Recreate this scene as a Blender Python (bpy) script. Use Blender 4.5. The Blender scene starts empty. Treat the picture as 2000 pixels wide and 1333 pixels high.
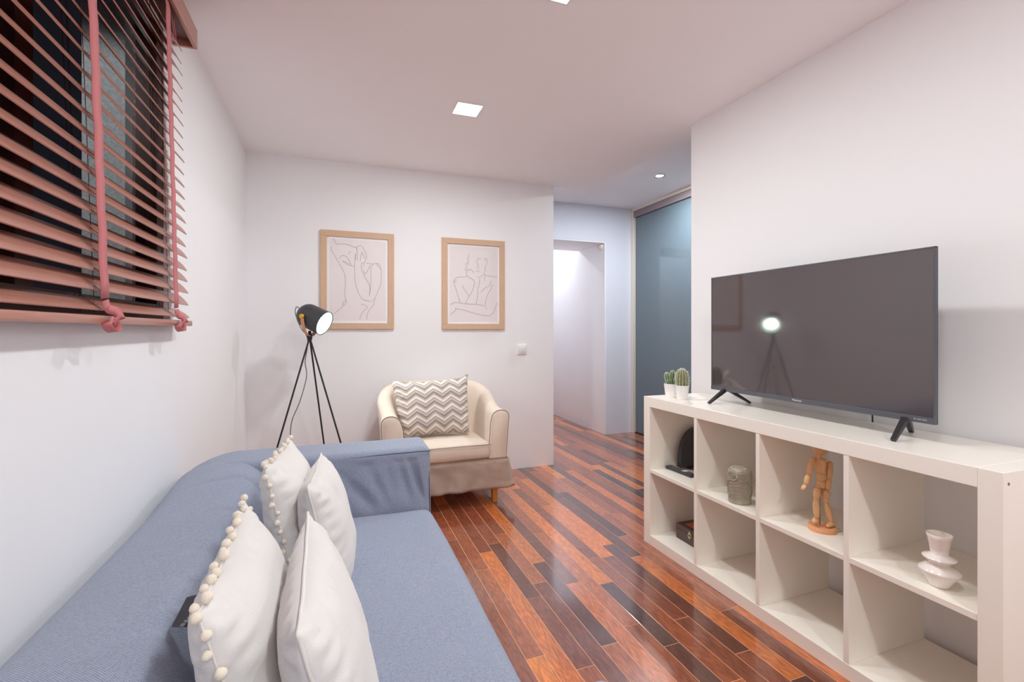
import bpy, bmesh, math, random
from mathutils import Vector, Matrix, noise
PI = math.pi
S = bpy.context.scene
C = S.collection
rnd = random.Random(7)

# ---------------------------------------------------------------- camera, world, lights, exposure
F_PX, YAW = 928.0, math.radians(20.28)
cam_d = bpy.data.cameras.new('camera'); cam = bpy.data.objects.new('camera', cam_d); C.objects.link(cam)
cam.location = (0, 0, 1.15); cam.rotation_euler = (PI/2, 0, -YAW)
cam_d.sensor_width = 36; cam_d.lens = F_PX/2000*36; cam_d.shift_y = -(666.5-645)/2000
cam_d.clip_start = 0.02
S.camera = cam
S.view_settings.view_transform = 'Standard'; S.view_settings.look = 'None'
S.view_settings.gamma = 1; S.view_settings.use_curve_mapping = False
S.view_settings.exposure = 0.23
w = bpy.data.worlds.new('night'); S.world = w; w.use_nodes = True
w.node_tree.nodes['Background'].inputs[0].default_value = (0.012, 0.015, 0.022, 1)
w.node_tree.nodes['Background'].inputs[1].default_value = 0.5
try:
    S.cycles.max_bounces = 10; S.cycles.diffuse_bounces = 8; S.cycles.sample_clamp_indirect = 6
    S.cycles.caustics_reflective = False; S.cycles.caustics_refractive = False
except Exception: pass

def area(loc, size, watts, col, name='ceiling_lamp_light'):
    d = bpy.data.lights.new(name, 'AREA'); d.shape = 'SQUARE'; d.size = size; d.energy = watts; d.color = col
    o = bpy.data.objects.new(name, d); o.location = loc; C.objects.link(o); return o
WARM, COOL = (0.945, 0.995, 1.0), (0.90, 0.94, 1.0)
MAIN_LAMPS = [(0.681, 2.556), (0.74, 1.53), (0.74, 0.45), (0.74, -1.15)]  # the last one is unseen, added behind the viewer as even fill
HC = 2.376
POW = [12, 8, 5.5, 21]
for (x, y), pw in zip(MAIN_LAMPS, POW): area((x, y, HC-0.012), 0.13, pw, WARM)
area((2.666, 3.47, 2.495), 0.07, 24, COOL, 'hall_lamp_light')
area((2.35, 5.75, 2.49), 0.15, 8, (0.95, 0.96, 1.0), 'corridor_lamp_light')
area((0.6, 4.15, 2.30), 0.1, 5, COOL, 'passage_fill_light')  # unseen source without a fitting, added to lighten the hall walls
pd = bpy.data.lights.new('stucco_fill_spot', 'SPOT'); pd.energy = 30; pd.spot_size = .9; pd.spot_blend = .4; pd.color = (1, .98, .96); pd.shadow_soft_size = .05  # added spot without a fitting, brightens the stucco outside the window
po = bpy.data.objects.new('stucco_fill_spot', pd); po.location = (-1.25, 1.25, 2.35); po.rotation_euler = (Vector((-.9, 2.34, 1.8))-po.location).to_track_quat('-Z', 'Y').to_euler(); C.objects.link(po)

# ---------------------------------------------------------------- helpers
def lin(c):
    return tuple(((v/255)/12.92 if v/255 <= .04045 else ((v/255+.055)/1.055)**2.4) for v in c)
class NT:
    def __init__(s, m): s.t = m.node_tree; s.n = s.t.nodes; s.l = s.t.links
    def new(s, typ, **k):
        n = s.n.new(typ)
        for a, b in k.items(): setattr(n, a, b)
        return n
    def link(s, a, b): s.l.new(a, b)
def sock(node, names):
    for q in names:
        if q in node.inputs: return node.inputs[q]
def mat(name, col, rough=.5, metal=0, bump=0, bscale=200, var=0, vscale=6, ior=None, coat=0, sheen=0, emit=None, estr=0, coords='Object', spec=None):
    m = bpy.data.materials.new(name); m.use_nodes = True; T = NT(m); b = T.n['Principled BSDF']
    c = lin(col); b.inputs['Base Color'].default_value = (*c, 1); b.inputs['Roughness'].default_value = rough
    b.inputs['Metallic'].default_value = metal
    if ior: b.inputs['IOR'].default_value = ior
    if spec is not None: b.inputs['Specular IOR Level'].default_value = spec
    if coat: b.inputs['Coat Weight'].default_value = coat; b.inputs['Coat Roughness'].default_value = .08
    if sheen: b.inputs['Sheen Weight'].default_value = sheen; b.inputs['Sheen Roughness'].default_value = .5
    if emit: b.inputs['Emission Color'].default_value = (*emit, 1); b.inputs['Emission Strength'].default_value = estr
    if bump or var:
        tc = T.new('ShaderNodeTexCoord')
    if bump:
        nz = T.new('ShaderNodeTexNoise'); nz.inputs['Scale'].default_value = bscale; nz.inputs['Detail'].default_value = 4
        T.link(tc.outputs[coords], nz.inputs['Vector'])
        bp = T.new('ShaderNodeBump'); bp.inputs['Strength'].default_value = bump; bp.inputs['Distance'].default_value = .002
        T.link(nz.outputs['Fac'], bp.inputs['Height']); T.link(bp.outputs['Normal'], b.inputs['Normal'])
    if var:
        nz = T.new('ShaderNodeTexNoise'); nz.inputs['Scale'].default_value = vscale; nz.inputs['Detail'].default_value = 5
        T.link(tc.outputs[coords], nz.inputs['Vector'])
        mx = T.new('ShaderNodeMix', data_type='RGBA')
        mx.inputs['A'].default_value = (*[v*(1-var) for v in c], 1); mx.inputs['B'].default_value = (*[min(1, v*(1+var)) for v in c], 1)
        T.link(nz.outputs['Fac'], mx.inputs['Factor']); T.link(mx.outputs['Result'], b.inputs['Base Color'])
    return m

def link_obj(name, me, m, parent=None, smooth=False, loc=None, rot=None):
    o = bpy.data.objects.new(name, me); C.objects.link(o)
    if m is not None and not me.materials: me.materials.append(m)
    if smooth:
        me.polygons.foreach_set('use_smooth', [True]*len(me.polygons))
    if parent is not None: o.parent = parent
    if loc is not None: o.location = loc
    if rot is not None: o.rotation_euler = rot
    return o
def obj(name, bm, m, parent=None, smooth=False, loc=None, rot=None, sharp=None):
    bmesh.ops.recalc_face_normals(bm, faces=bm.faces)
    me = bpy.data.meshes.new(name); bm.to_mesh(me); bm.free()
    o = link_obj(name, me, m, parent, smooth, loc, rot)
    if smooth and sharp is not None:
        me.set_sharp_from_angle(angle=math.radians(sharp))
    return o
def thing(name, label, cat, loc=(0, 0, 0), rot=(0, 0, 0), group=None):
    o = bpy.data.objects.new(name, None); C.objects.link(o); o.location = loc; o.rotation_euler = rot
    o.empty_display_size = .05
    return tag(o, label, cat, group)
def tag(o, label, cat, group=None):
    o['label'] = label; o['category'] = cat
    if group: o['group'] = group
    return o
def struct(name, bm, m, parent=None, label=None, **k):
    o = obj(name, bm, m, parent, **k)
    if parent is None: o['kind'] = 'structure'
    return o
def box(bm, lo, hi, bev=0, seg=2):
    lo, hi = Vector(lo), Vector(hi)
    r = bmesh.ops.create_cube(bm, size=1, matrix=Matrix.Translation((lo+hi)/2) @ Matrix.Diagonal((*(hi-lo), 1)))
    if bev:
        vs = set(r['verts']); es = [e for e in bm.edges if e.verts[0] in vs and e.verts[1] in vs]
        bmesh.ops.bevel(bm, geom=es, offset=bev, segments=seg, affect='EDGES', profile=.5)
    return bm
def B(lo, hi, bev=0, seg=2): return box(bmesh.new(), lo, hi, bev, seg)
def boxes(*bs):
    bm = bmesh.new()
    for b in bs: box(bm, *b)
    return bm
def lathe(bm, prof, n=32, M=Matrix(), rfun=None, closed=False):
    rings = []
    for r, z in prof:
        if r < 1e-6: rings.append([bm.verts.new(M @ Vector((0, 0, z)))])
        else:
            rings.append([bm.verts.new(M @ Vector(((r if not rfun else rfun(r, z, 2*PI*i/n))*math.cos(2*PI*i/n), (r if not rfun else rfun(r, z, 2*PI*i/n))*math.sin(2*PI*i/n), z))) for i in range(n)])
    for a, b in zip(rings, rings[1:]):
        for i in range(n):
            j = (i+1) % n
            if len(a) == 1 and len(b) == 1: continue
            if len(a) == 1: bm.faces.new((a[0], b[i], b[j]))
            elif len(b) == 1: bm.faces.new((a[i], a[j], b[0]))
            else: bm.faces.new((a[i], a[j], b[j], b[i]))
    return bm
def tube(bm, pts, r, n=8, cap=True, radii=None):
    pts = [Vector(p) for p in pts]; up = None; rings = []
    for i, p in enumerate(pts):
        t = (pts[min(i+1, len(pts)-1)]-pts[max(i-1, 0)]).normalized()
        if up is None: up = t.orthogonal().normalized()
        up = (up - t*up.dot(t)).normalized(); s = t.cross(up)
        rr = radii[i] if radii else r
        rings.append([bm.verts.new(p+(up*math.cos(2*PI*k/n)+s*math.sin(2*PI*k/n))*rr) for k in range(n)])
    for a, b in zip(rings, rings[1:]):
        for k in range(n): bm.faces.new((a[k], a[(k+1) % n], b[(k+1) % n], b[k]))
    if cap: bm.faces.new(rings[0][::-1]); bm.faces.new(rings[-1])
    return bm
def smooth_path(pts, n=8):
    pts = [Vector(p) for p in pts]; out = []
    P = [pts[0]*2-pts[1]]+pts+[pts[-1]*2-pts[-2]]
    for i in range(1, len(P)-2):
        for k in range(n):
            t = k/n; a, b, c, d = P[i-1:i+3]
            out.append(.5*((2*b)+(c-a)*t+(2*a-5*b+4*c-d)*t*t+(3*b-a-3*c+d)*t**3))
    out.append(pts[-1]); return out
def ribbon(bm, pts, width, wdir, th=.0006):
    pts = [Vector(p) for p in pts]; rows = []
    for i, p in enumerate(pts):
        t = (pts[min(i+1, len(pts)-1)]-pts[max(i-1, 0)]).normalized()
        wd = Vector(wdir(i/(len(pts)-1)) if callable(wdir) else wdir); wd = (wd - t*wd.dot(t)).normalized(); nn = t.cross(wd)*th
        a, b = p-wd*width/2, p+wd*width/2
        rows.append([bm.verts.new(q) for q in (a-nn, b-nn, b+nn, a+nn)])
    for a, b in zip(rows, rows[1:]):
        for k in range(4): bm.faces.new((a[k], a[(k+1) % 4], b[(k+1) % 4], b[k]))
    bm.faces.new(rows[0][::-1]); bm.faces.new(rows[-1])
    return bm
def softbox(lo, hi, r, step=.03, fn=None):
    lo, hi = Vector(lo), Vector(hi); bm = bmesh.new(); size = hi-lo
    N = [max(3, int(round(size[i]/step))) for i in range(3)]; vmap = {}
    def coord(i, k):
        # denser near the ends so the rounding resolves
        t = k/N[i]; return lo[i]+size[i]*(t-.12*math.sin(2*PI*t)/(2*PI)*1.0*3)
    uvl = bm.loops.layers.uv.new('UVMap'); cur = [0, 1]; rest = {}; full = {}
    def V(a, b, c):
        key = (a, b, c)
        if key not in vmap:
            p = Vector((coord(0, a), coord(1, b), coord(2, c)))
            q = Vector([min(max(p[i], lo[i]+r), hi[i]-r) for i in range(3)]); d = p-q
            if d.length > 1e-9: p = q+d.normalized()*r
            p0 = p.copy()
            if fn: p = Vector(fn(p))
            vmap[key] = bm.verts.new(p); full[vmap[key]] = p0
        v_ = vmap[key]; rest[v_] = (full[v_][cur[0]], full[v_][cur[1]])
        return v_
    for ax in range(3):
        u, v = [i for i in range(3) if i != ax]; cur[0], cur[1] = u, v
        for side in (0, N[ax]):
            for i in range(N[u]):
                for j in range(N[v]):
                    f = []
                    for di, dj in ((0, 0), (1, 0), (1, 1), (0, 1)):
                        k = [0, 0, 0]; k[ax] = side; k[u] = i+di; k[v] = j+dj; f.append(V(*k))
                    f = f if side else f[::-1]; fc = bm.faces.new(f)
                    for lp in fc.loops: lp[uvl].uv = rest[lp.vert]
    return bm
def fbm(p, s, seed=0): return noise.noise(Vector(p)*s+Vector((seed*7.1, seed*3.3, seed)))
def crease(p2, a, b, wd, amp):
    a, b = Vector(a), Vector(b); d = b-a; t = max(0, min(1, (p2-a).dot(d)/d.length_squared)); q = a+d*t
    return -amp*math.exp(-((p2-q).length/wd)**2)*math.sin(PI*min(1, max(.15, t)))
def text_mesh(s, size, depth=.0004, align='CENTER'):
    cu = bpy.data.curves.new('lettering', 'FONT'); cu.body = s; cu.size = size; cu.extrude = depth; cu.align_x = align; cu.align_y = 'CENTER'; cu.resolution_u = 3
    o = bpy.data.objects.new('lettering', cu); C.objects.link(o)
    bpy.context.view_layer.update()
    me = bpy.data.meshes.new_from_object(o.evaluated_get(bpy.context.evaluated_depsgraph_get()))
    bpy.data.objects.remove(o); return me

# ---------------------------------------------------------------- materials
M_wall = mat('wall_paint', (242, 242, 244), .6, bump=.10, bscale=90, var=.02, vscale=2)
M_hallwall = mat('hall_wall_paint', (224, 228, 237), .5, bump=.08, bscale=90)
M_ceil = mat('ceiling_paint', (248, 248, 249), .75, bump=.05, bscale=60)
M_jamb = mat('cream_gloss_trim', (226, 220, 208), .35)
M_track = mat('anodised_track', (150, 136, 138), .4, metal=.3)
M_shelf = mat('white_foil_board', (246, 241, 231), .28, bump=.02, bscale=300)
M_dark = mat('black_metal', (48, 46, 48), .42, metal=.4)
M_black = mat('black_plastic', (38, 38, 41), .35)
M_white = mat('white_plastic', (232, 232, 232), .3)
M_pot = mat('white_glaze', (240, 236, 234), .2)

def floor_mat():
    m = bpy.data.materials.new('merbau_plank_wood'); m.use_nodes = True; T = NT(m); b = T.n['Principled BSDF']
    oi = T.new('ShaderNodeObjectInfo'); ge = T.new('ShaderNodeNewGeometry')
    ad = T.new('ShaderNodeMath', operation='ADD'); T.link(oi.outputs['Random'], ad.inputs[0]); T.link(ge.outputs['Random Per Island'], ad.inputs[1])
    fr = T.new('ShaderNodeMath', operation='FRACT'); T.link(ad.outputs[0], fr.inputs[0])
    rp = T.new('ShaderNodeValToRGB'); T.link(fr.outputs[0], rp.inputs[0]); cr = rp.color_ramp
    cols = [(0, (70, 40, 37)), (.14, (96, 51, 41)), (.32, (124, 65, 46)), (.5, (142, 75, 49)), (.66, (158, 84, 52)), (.80, (174, 95, 54)), (.90, (204, 112, 50)), (1, (220, 126, 50))]
    cr.elements[0].color = (*lin(cols[0][1]), 1); cr.elements[1].color = (*lin(cols[-1][1]), 1)
    for p, c in cols[1:-1]:
        e = cr.elements.new(p); e.color = (*lin(c), 1)
    # grain in world space, shifted per plank
    mp = T.new('ShaderNodeVectorMath', operation='MULTIPLY'); T.link(ge.outputs['Position'], mp.inputs[0]); mp.inputs[1].default_value = (1, .10, 1)
    sh = T.new('ShaderNodeVectorMath', operation='SCALE'); sh.inputs[0].default_value = (37, 91, 13); T.link(fr.outputs[0], sh.inputs['Scale'])
    av = T.new('ShaderNodeVectorMath', operation='ADD'); T.link(mp.outputs[0], av.inputs[0]); T.link(sh.outputs[0], av.inputs[1])
    n1 = T.new('ShaderNodeTexNoise'); n1.inputs['Scale'].default_value = 150; n1.inputs['Detail'].default_value = 6; n1.inputs['Distortion'].default_value = .6; T.link(av.outputs[0], n1.inputs['Vector'])
    wv = T.new('ShaderNodeTexWave'); wv.wave_type = 'RINGS'; wv.inputs['Scale'].default_value = 26; wv.inputs['Distortion'].default_value = 16; wv.inputs['Detail'].default_value = 3; wv.inputs['Detail Scale'].default_value = 1.2
    mp2 = T.new('ShaderNodeVectorMath', operation='MULTIPLY'); T.link(av.outputs[0], mp2.inputs[0]); mp2.inputs[1].default_value = (1, 1.6, 1); T.link(mp2.outputs[0], wv.inputs['Vector'])
    n2 = T.new('ShaderNodeTexNoise'); n2.inputs['Scale'].default_value = 7; n2.inputs['Detail'].default_value = 2; T.link(av.outputs[0], n2.inputs['Vector'])
    def rng(a, b, src):
        r = T.new('ShaderNodeMapRange'); r.inputs['From Min'].default_value = .25; r.inputs['From Max'].default_value = .75; r.inputs['To Min'].default_value = a; r.inputs['To Max'].default_value = b; T.link(src, r.inputs['Value']); return r.outputs[0]
    k = T.new('ShaderNodeMath', operation='MULTIPLY'); T.link(rng(.62, 1.42, n1.outputs['Fac']), k.inputs[0])
    wr = T.new('ShaderNodeMapRange'); wr.inputs['To Min'].default_value = .86; wr.inputs['To Max'].default_value = 1.12; T.link(wv.outputs['Fac'], wr.inputs['Value']); T.link(wr.outputs[0], k.inputs[1])
    k2 = T.new('ShaderNodeMath', operation='MULTIPLY'); T.link(k.outputs[0], k2.inputs[0]); T.link(rng(.78, 1.22, n2.outputs['Fac']), k2.inputs[1])
    sc = T.new('ShaderNodeVectorMath', operation='SCALE'); T.link(rp.outputs[0], sc.inputs[0]); T.link(k2.outputs[0], sc.inputs['Scale'])
    T.link(sc.outputs[0], b.inputs['Base Color'])
    b.inputs['Roughness'].default_value = .3
    b.inputs['Coat Weight'].default_value = 1; b.inputs['Coat Roughness'].default_value = .10; b.inputs['Coat IOR'].default_value = 1.7
    bp = T.new('ShaderNodeBump'); bp.inputs['Strength'].default_value = .06; bp.inputs['Distance'].default_value = .002
    n3 = T.new('ShaderNodeTexNoise'); n3.inputs['Scale'].default_value = 12; T.link(ge.outputs['Position'], n3.inputs['Vector'])
    T.link(n3.outputs['Fac'], bp.inputs['Height']); T.link(bp.outputs['Normal'], b.inputs['Coat Normal'])
    return m
M_plank = floor_mat()
M_gap = mat('pale_joint_filler', (232, 176, 136), .5)

def weave_mat(name, col, col2, scale, strength, sheen=.1, rough=.85, mottle=.5):
    m = bpy.data.materials.new(name); m.use_nodes = True; T = NT(m); b = T.n['Principled BSDF']
    tc = T.new('ShaderNodeTexCoord'); b.inputs['Roughness'].default_value = rough
    b.inputs['Sheen Weight'].default_value = sheen
    sp = T.new('ShaderNodeSeparateXYZ'); T.link(tc.outputs['UV'], sp.inputs[0]); outs = []
    for d in ('X', 'Y'):
        q = T.new('ShaderNodeMath', operation='MULTIPLY'); T.link(sp.outputs[d], q.inputs[0]); q.inputs[1].default_value = scale
        sn = T.new('ShaderNodeMath', operation='SINE'); T.link(q.outputs[0], sn.inputs[0]); outs.append(sn.outputs[0])
    a = T.new('ShaderNodeMath', operation='MULTIPLY'); T.link(outs[0], a.inputs[0]); T.link(outs[1], a.inputs[1])
    h = T.new('ShaderNodeMath', operation='MULTIPLY_ADD'); T.link(a.outputs[0], h.inputs[0]); h.inputs[1].default_value = .5; h.inputs[2].default_value = .5
    nz = T.new('ShaderNodeTexNoise'); nz.inputs['Scale'].default_value = 240; nz.inputs['Detail'].default_value = 3; T.link(tc.outputs['Object'], nz.inputs['Vector'])
    n5 = T.new('ShaderNodeMath', operation='MULTIPLY_ADD'); T.link(nz.outputs['Fac'], n5.inputs[0]); n5.inputs[1].default_value = mottle*2; n5.inputs[2].default_value = -mottle
    a2 = T.new('ShaderNodeMath', operation='ADD'); T.link(h.outputs[0], a2.inputs[0]); T.link(n5.outputs[0], a2.inputs[1])
    mx = T.new('ShaderNodeMix', data_type='RGBA'); mx.inputs['A'].default_value = (*lin(col2), 1); mx.inputs['B'].default_value = (*lin(col), 1)
    T.link(a2.outputs[0], mx.inputs['Factor']); T.link(mx.outputs['Result'], b.inputs['Base Color'])
    bp = T.new('ShaderNodeBump'); bp.inputs['Strength'].default_value = strength; bp.inputs['Distance'].default_value = .0008
    T.link(a2.outputs[0], bp.inputs['Height']); T.link(bp.outputs['Normal'], b.inputs['Normal'])
    return m
M_sofa = weave_mat('blue_grey_canvas', (170, 178, 198), (112, 122, 140), 1500, .7)
M_seam = mat('seam_thread', (74, 84, 102), .9)
M_velvet = mat('off_white_cotton', (222, 219, 216), .9, bump=.25, bscale=420, sheen=.2)
M_pipe = mat('off_white_piping', (226, 222, 216), .8, sheen=.2)
M_pom = mat('cream_pompom_yarn', (240, 229, 212), .95, bump=.6, bscale=900, sheen=.4)
M_cream = mat('cream_linen', (222, 206, 190), .9, bump=.35, bscale=500, sheen=.1, var=.06, vscale=14)
M_creamseam = mat('cream_seam', (150, 134, 120), .9)
M_legwood = mat('orange_beech', (206, 132, 56), .35, var=.15, vscale=30)
def wood_mat(name, col, rough, sc=(1, 12, 12), var=.12, coat=0):
    m = bpy.data.materials.new(name); m.use_nodes = True; T = NT(m); b = T.n['Principled BSDF']
    tc = T.new('ShaderNodeTexCoord'); mp = T.new('ShaderNodeMapping'); mp.inputs['Scale'].default_value = sc
    T.link(tc.outputs['Object'], mp.inputs['Vector'])
    nz = T.new('ShaderNodeTexNoise'); nz.inputs['Scale'].default_value = 8; nz.inputs['Detail'].default_value = 6; T.link(mp.outputs[0], nz.inputs['Vector'])
    mx = T.new('ShaderNodeMix', data_type='RGBA'); c = lin(col)
    mx.inputs['A'].default_value = (*[v*(1-var*2) for v in c], 1); mx.inputs['B'].default_value = (*[min(1, v*(1+var*2)) for v in c], 1)
    T.link(nz.outputs['Fac'], mx.inputs['Factor']); T.link(mx.outputs['Result'], b.inputs['Base Color'])
    b.inputs['Roughness'].default_value = rough; b.inputs['Coat Weight'].default_value = coat; b.inputs['Coat Roughness'].default_value = .2
    return m
M_slat = wood_mat('mahogany_stained_slat', (176, 118, 102), .36, (20, 1, 20), .14, coat=.35)
M_tape = mat('dusty_pink_tape', (202, 122, 124), .85, bump=.3, bscale=1200)
M_frame = wood_mat('light_oak_veneer', (210, 176, 146), .55, (14, 14, 3), .07)
M_paper = mat('print_paper', (233, 226, 226), .35)
M_mount = mat('white_print_margin', (240, 241, 246), .35)
M_ink = mat('charcoal_ink', (96, 88, 90), .7)
M_beech = wood_mat('pale_beech', (228, 180, 130), .45, (10, 10, 2), .08)

# ---------------------------------------------------------------- floor
XL, XR, YB, YF, YN = -0.578, 2.0, 3.68, 4.55, -1.7
fl = struct('floor', B((XL-.02, YN, -.05), (3.32, 6.9, -.0007)), M_gap)
PW, GAP = .0705, .0019
k = 0; x = XL; rest = bmesh.new(); pl_cache = {}
def plank_mesh(L):
    key = round(L, 2)
    if key not in pl_cache:
        bm = B((-PW/2+GAP/2, -L/2+GAP/2, -.010), (PW/2-GAP/2, L/2-GAP/2, 0), .0006, 1)
        bmesh.ops.recalc_face_normals(bm, faces=bm.faces)
        me = bpy.data.meshes.new('plank'); bm.to_mesh(me); bm.free(); me.materials.append(M_plank); pl_cache[key] = me
    return pl_cache[key]
n_pl = 0
while x < 3.16:
    y = YN - rnd.random()*.5
    while y < 6.8:
        L = round(rnd.choice([.45, .55, .65, .75, .9, 1.05, 1.2]), 2)
        cx, cy = x+PW/2, y+L/2
        vis = cx > .25 and y+L > .95 and y < 5.3 and not (cx > 1.58 and y+L < 2.15) and not (cx < 1.72 and y > 3.66)
        if vis and n_pl < 298:
            o = bpy.data.objects.new('plank', plank_mesh(L)); C.objects.link(o); o.parent = fl
            o.location = (cx, cy, 0); o.rotation_euler = (rnd.uniform(-.0006, .0006), rnd.uniform(-.002, .002), 0); n_pl += 1
        else:
            y0 = max(y, YN)
            box(rest, (cx-PW/2+GAP/2, y0+GAP/2, -.010), (cx+PW/2-GAP/2, y+L-GAP/2, 0))
        y += L
    x += PW
ro = obj('planks_out_of_view', rest, M_plank, fl); ro.name = 'plank_field'; ro['kind'] = 'stuff'

# ---------------------------------------------------------------- shell
WY0, WY1, WZ0, WZ1 = .45, 2.02, 1.178, 2.225
struct('wall_left', boxes(((XL-.075, YN, 0), (XL, 6.8, WZ0)), ((XL-.075, YN, WZ0), (XL, WY0, WZ1)), ((XL-.075, WY1, WZ0), (XL, 6.8, WZ1)), ((XL-.075, YN, WZ1), (XL, 6.8, 2.55))), M_wall)
struct('wall_back', B((XL, YB, 0), (1.737, YB+.12, 2.40)), M_wall)
struct('wall_right', B((XR, YN, 0), (XR+.12, 2.305, 2.44)), M_wall)
struct('wall_near', B((XL-.16, YN-.12, 0), (XR+.12, YN, 2.44)), M_wall)
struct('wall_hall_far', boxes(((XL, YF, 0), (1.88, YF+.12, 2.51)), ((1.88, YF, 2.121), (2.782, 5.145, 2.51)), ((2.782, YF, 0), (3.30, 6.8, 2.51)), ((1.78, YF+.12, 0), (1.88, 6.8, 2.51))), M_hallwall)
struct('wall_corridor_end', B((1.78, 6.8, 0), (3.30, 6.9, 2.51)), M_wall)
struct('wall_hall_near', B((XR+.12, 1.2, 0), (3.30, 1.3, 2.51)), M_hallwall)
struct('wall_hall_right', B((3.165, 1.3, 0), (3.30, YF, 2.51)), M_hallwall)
# white paint on the reveal of the opening (a thin lining, brighter than the hall wall)
struct('trim_1', boxes(((2.770, YF+.002, 0), (2.783, 6.8, 2.121)), ((1.88, YF+.002, 2.108), (2.770, 5.145, 2.122)), ((1.879, YF+.002, 0), (1.892, 6.8, 2.108))), M_wall)
cb = boxes(((XL-.16, YN-.12, HC), (2.094, YB, 2.51)))
q = [(XL, YB, HC), (2.094, YB, HC), (2.323, YF, 2.508), (XL, YF, 2.508)]
lo_ = [cb.verts.new(p) for p in q]; up_ = [cb.verts.new((p[0], p[1], 2.51)) for p in q]
cb.faces.new(lo_[::-1]); cb.faces.new(up_)
for i in range(4): cb.faces.new((lo_[i], lo_[(i+1) % 4], up_[(i+1) % 4], up_[i]))
struct('ceiling', cb, M_ceil)
struct('ceiling_hall', B((XL-.16, 1.2, 2.51), (3.30, 6.9, 2.6)), M_ceil)

# glass sliding door in the hall
def glossy_panel():
    m = mat('blue_grey_back_painted_glass', (104, 120, 128), .05, ior=1.6); return m
d1 = thing('door_1', 'tall blue-grey glass sliding door in the hall', 'door', (3.14, 3.4, 0)); d1['kind'] = 'structure'
del d1['category']
obj('jamb', B((-.035, 1.105, 0), (.02, 1.148, 2.508), .002), M_jamb, d1)
obj('head_trim', B((-.035, -2.0, 2.475), (.02, 1.105, 2.508), .002), M_jamb, d1)
obj('track', B((-.028, -2.0, 2.405), (.02, 1.105, 2.475), .002), M_track, d1)
gp = obj('glass_panel', B((-.004, -.9, .012), (.008, 1.10, 2.402), .001), glossy_panel(), d1)
obj('glass_panel', B((.010, -2.0, .012), (.020, -.86, 2.402), .001), gp.data.materials[0], d1)
obj('shadow_gap_strip', B((-.012, -2.0, 0), (.022, 1.104, .010)), M_dark, d1)  # dark strip standing in for the shadow gap below the glass

# window behind the blind, stucco wall outside
M_wframe = wood_mat('dark_brown_window_wood', (74, 40, 34), .5, (12, 12, 2))
wn = obj('window_1', boxes(((-.07, WY0, WZ0), (-.002, WY1, WZ0+.06)), ((-.07, WY0, WZ1-.06), (-.002, WY1, WZ1)), ((-.07, WY0, WZ0+.06), (-.002, WY0+.06, WZ1-.06)), ((-.07, WY1-.065, WZ0+.06), (-.002, WY1, WZ1-.06)), ((-.065, 1.20, WZ0+.06), (-.008, 1.26, WZ1-.06))), M_wframe, loc=(XL, 0, 0))
wn['kind'] = 'structure'
mg = bpy.data.materials.new('window_glass'); mg.use_nodes = True; T = NT(mg); T.n.remove(T.n['Principled BSDF'])
tr = T.new('ShaderNodeBsdfTransparent'); tr.inputs[0].default_value = (.86, .9, .92, 1); gl = T.new('ShaderNodeBsdfGlossy'); gl.inputs['Roughness'].default_value = .02
fz = T.new('ShaderNodeFresnel'); ms = T.new('ShaderNodeMixShader'); gg = T.new('ShaderNodeNewGeometry'); iv = T.new('ShaderNodeMath', operation='SUBTRACT'); iv.inputs[0].default_value = 1; T.link(gg.outputs['Backfacing'], iv.inputs[1]); fm = T.new('ShaderNodeMath', operation='MULTIPLY'); T.link(fz.outputs[0], fm.inputs[0]); T.link(iv.outputs[0], fm.inputs[1]); T.link(fm.outputs[0], ms.inputs[0]); T.link(tr.outputs[0], ms.inputs[1]); T.link(gl.outputs[0], ms.inputs[2]); T.link(ms.outputs[0], T.n['Material Output'].inputs[0])
obj('pane', B((-.036, .51, WZ0+.06), (-.032, 1.20, WZ1-.06)), mg, wn); obj('pane', B((-.036, 1.26, WZ0+.06), (-.032, 1.955, WZ1-.06)), mg, wn)
M_stucco = mat('grey_stucco', (188, 188, 188), .9, bump=1, bscale=150, var=.45, vscale=110)
struct('wall_outside', B((-.94, 2.34, .6), (-.80, 2.50, 2.9)), M_stucco)

# ---------------------------------------------------------------- ceiling lights
M_emit = mat('lit_diffuser', (255, 255, 255), .5, emit=(1, .985, .96), estr=14)
M_ring = mat('white_fitting_rim', (236, 236, 236), .35)
LB = ['square recessed ceiling light nearer the back wall', 'square recessed ceiling light at the top edge of the view', 'square recessed ceiling light above the viewer', 'unseen square ceiling light added behind the viewer to even the light']
for (x, y), lb in zip(MAIN_LAMPS, LB):
    t = thing('ceiling_light', lb, 'ceiling light', (x, y, HC), group='square lights in the living room ceiling')
    obj('rim', boxes(((-.076, -.076, -.005), (.076, -.068, 0)), ((-.076, .068, -.005), (.076, .076, 0)), ((-.076, -.068, -.005), (-.068, .068, 0)), ((.068, -.068, -.005), (.076, .068, 0))), M_ring, t)
    obj('diffuser', B((-.069, -.069, -.004), (.069, .069, -.0005)), M_emit, t)
t = thing('hall_spotlight', 'small round recessed spotlight in the hall ceiling above the glass door', 'ceiling light', (2.666, 3.47, 2.51))
obj('ring', lathe(bmesh.new(), [(.034, -.001), (.036, -.006), (.044, -.007), (.046, -.001)], 32), mat('brushed_ring', (170, 172, 178), .3, metal=.8), t, True)
obj('bulb', lathe(bmesh.new(), [(0, -.010), (.02, -.009), (.032, -.004), (.034, -.001)], 32), mat('lit_bulb_face', (255, 255, 255), .4, emit=(.9, .96, 1), estr=12), t, True)
t = thing('door_sensor', 'small round cream sensor high on the reveal of the hall opening', 'sensor', (2.770, 4.635, 2.085), (0, -PI/2, 0))
obj('body', lathe(bmesh.new(), [(0, .028), (.030, .028), (.042, .022), (.046, .010), (.046, 0)], 32), M_jamb, t, True, sharp=40)
obj('face_ring', lathe(bmesh.new(), [(.022, .029), (.026, .0315), (.030, .029)], 32), M_jamb, t, True)
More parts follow.
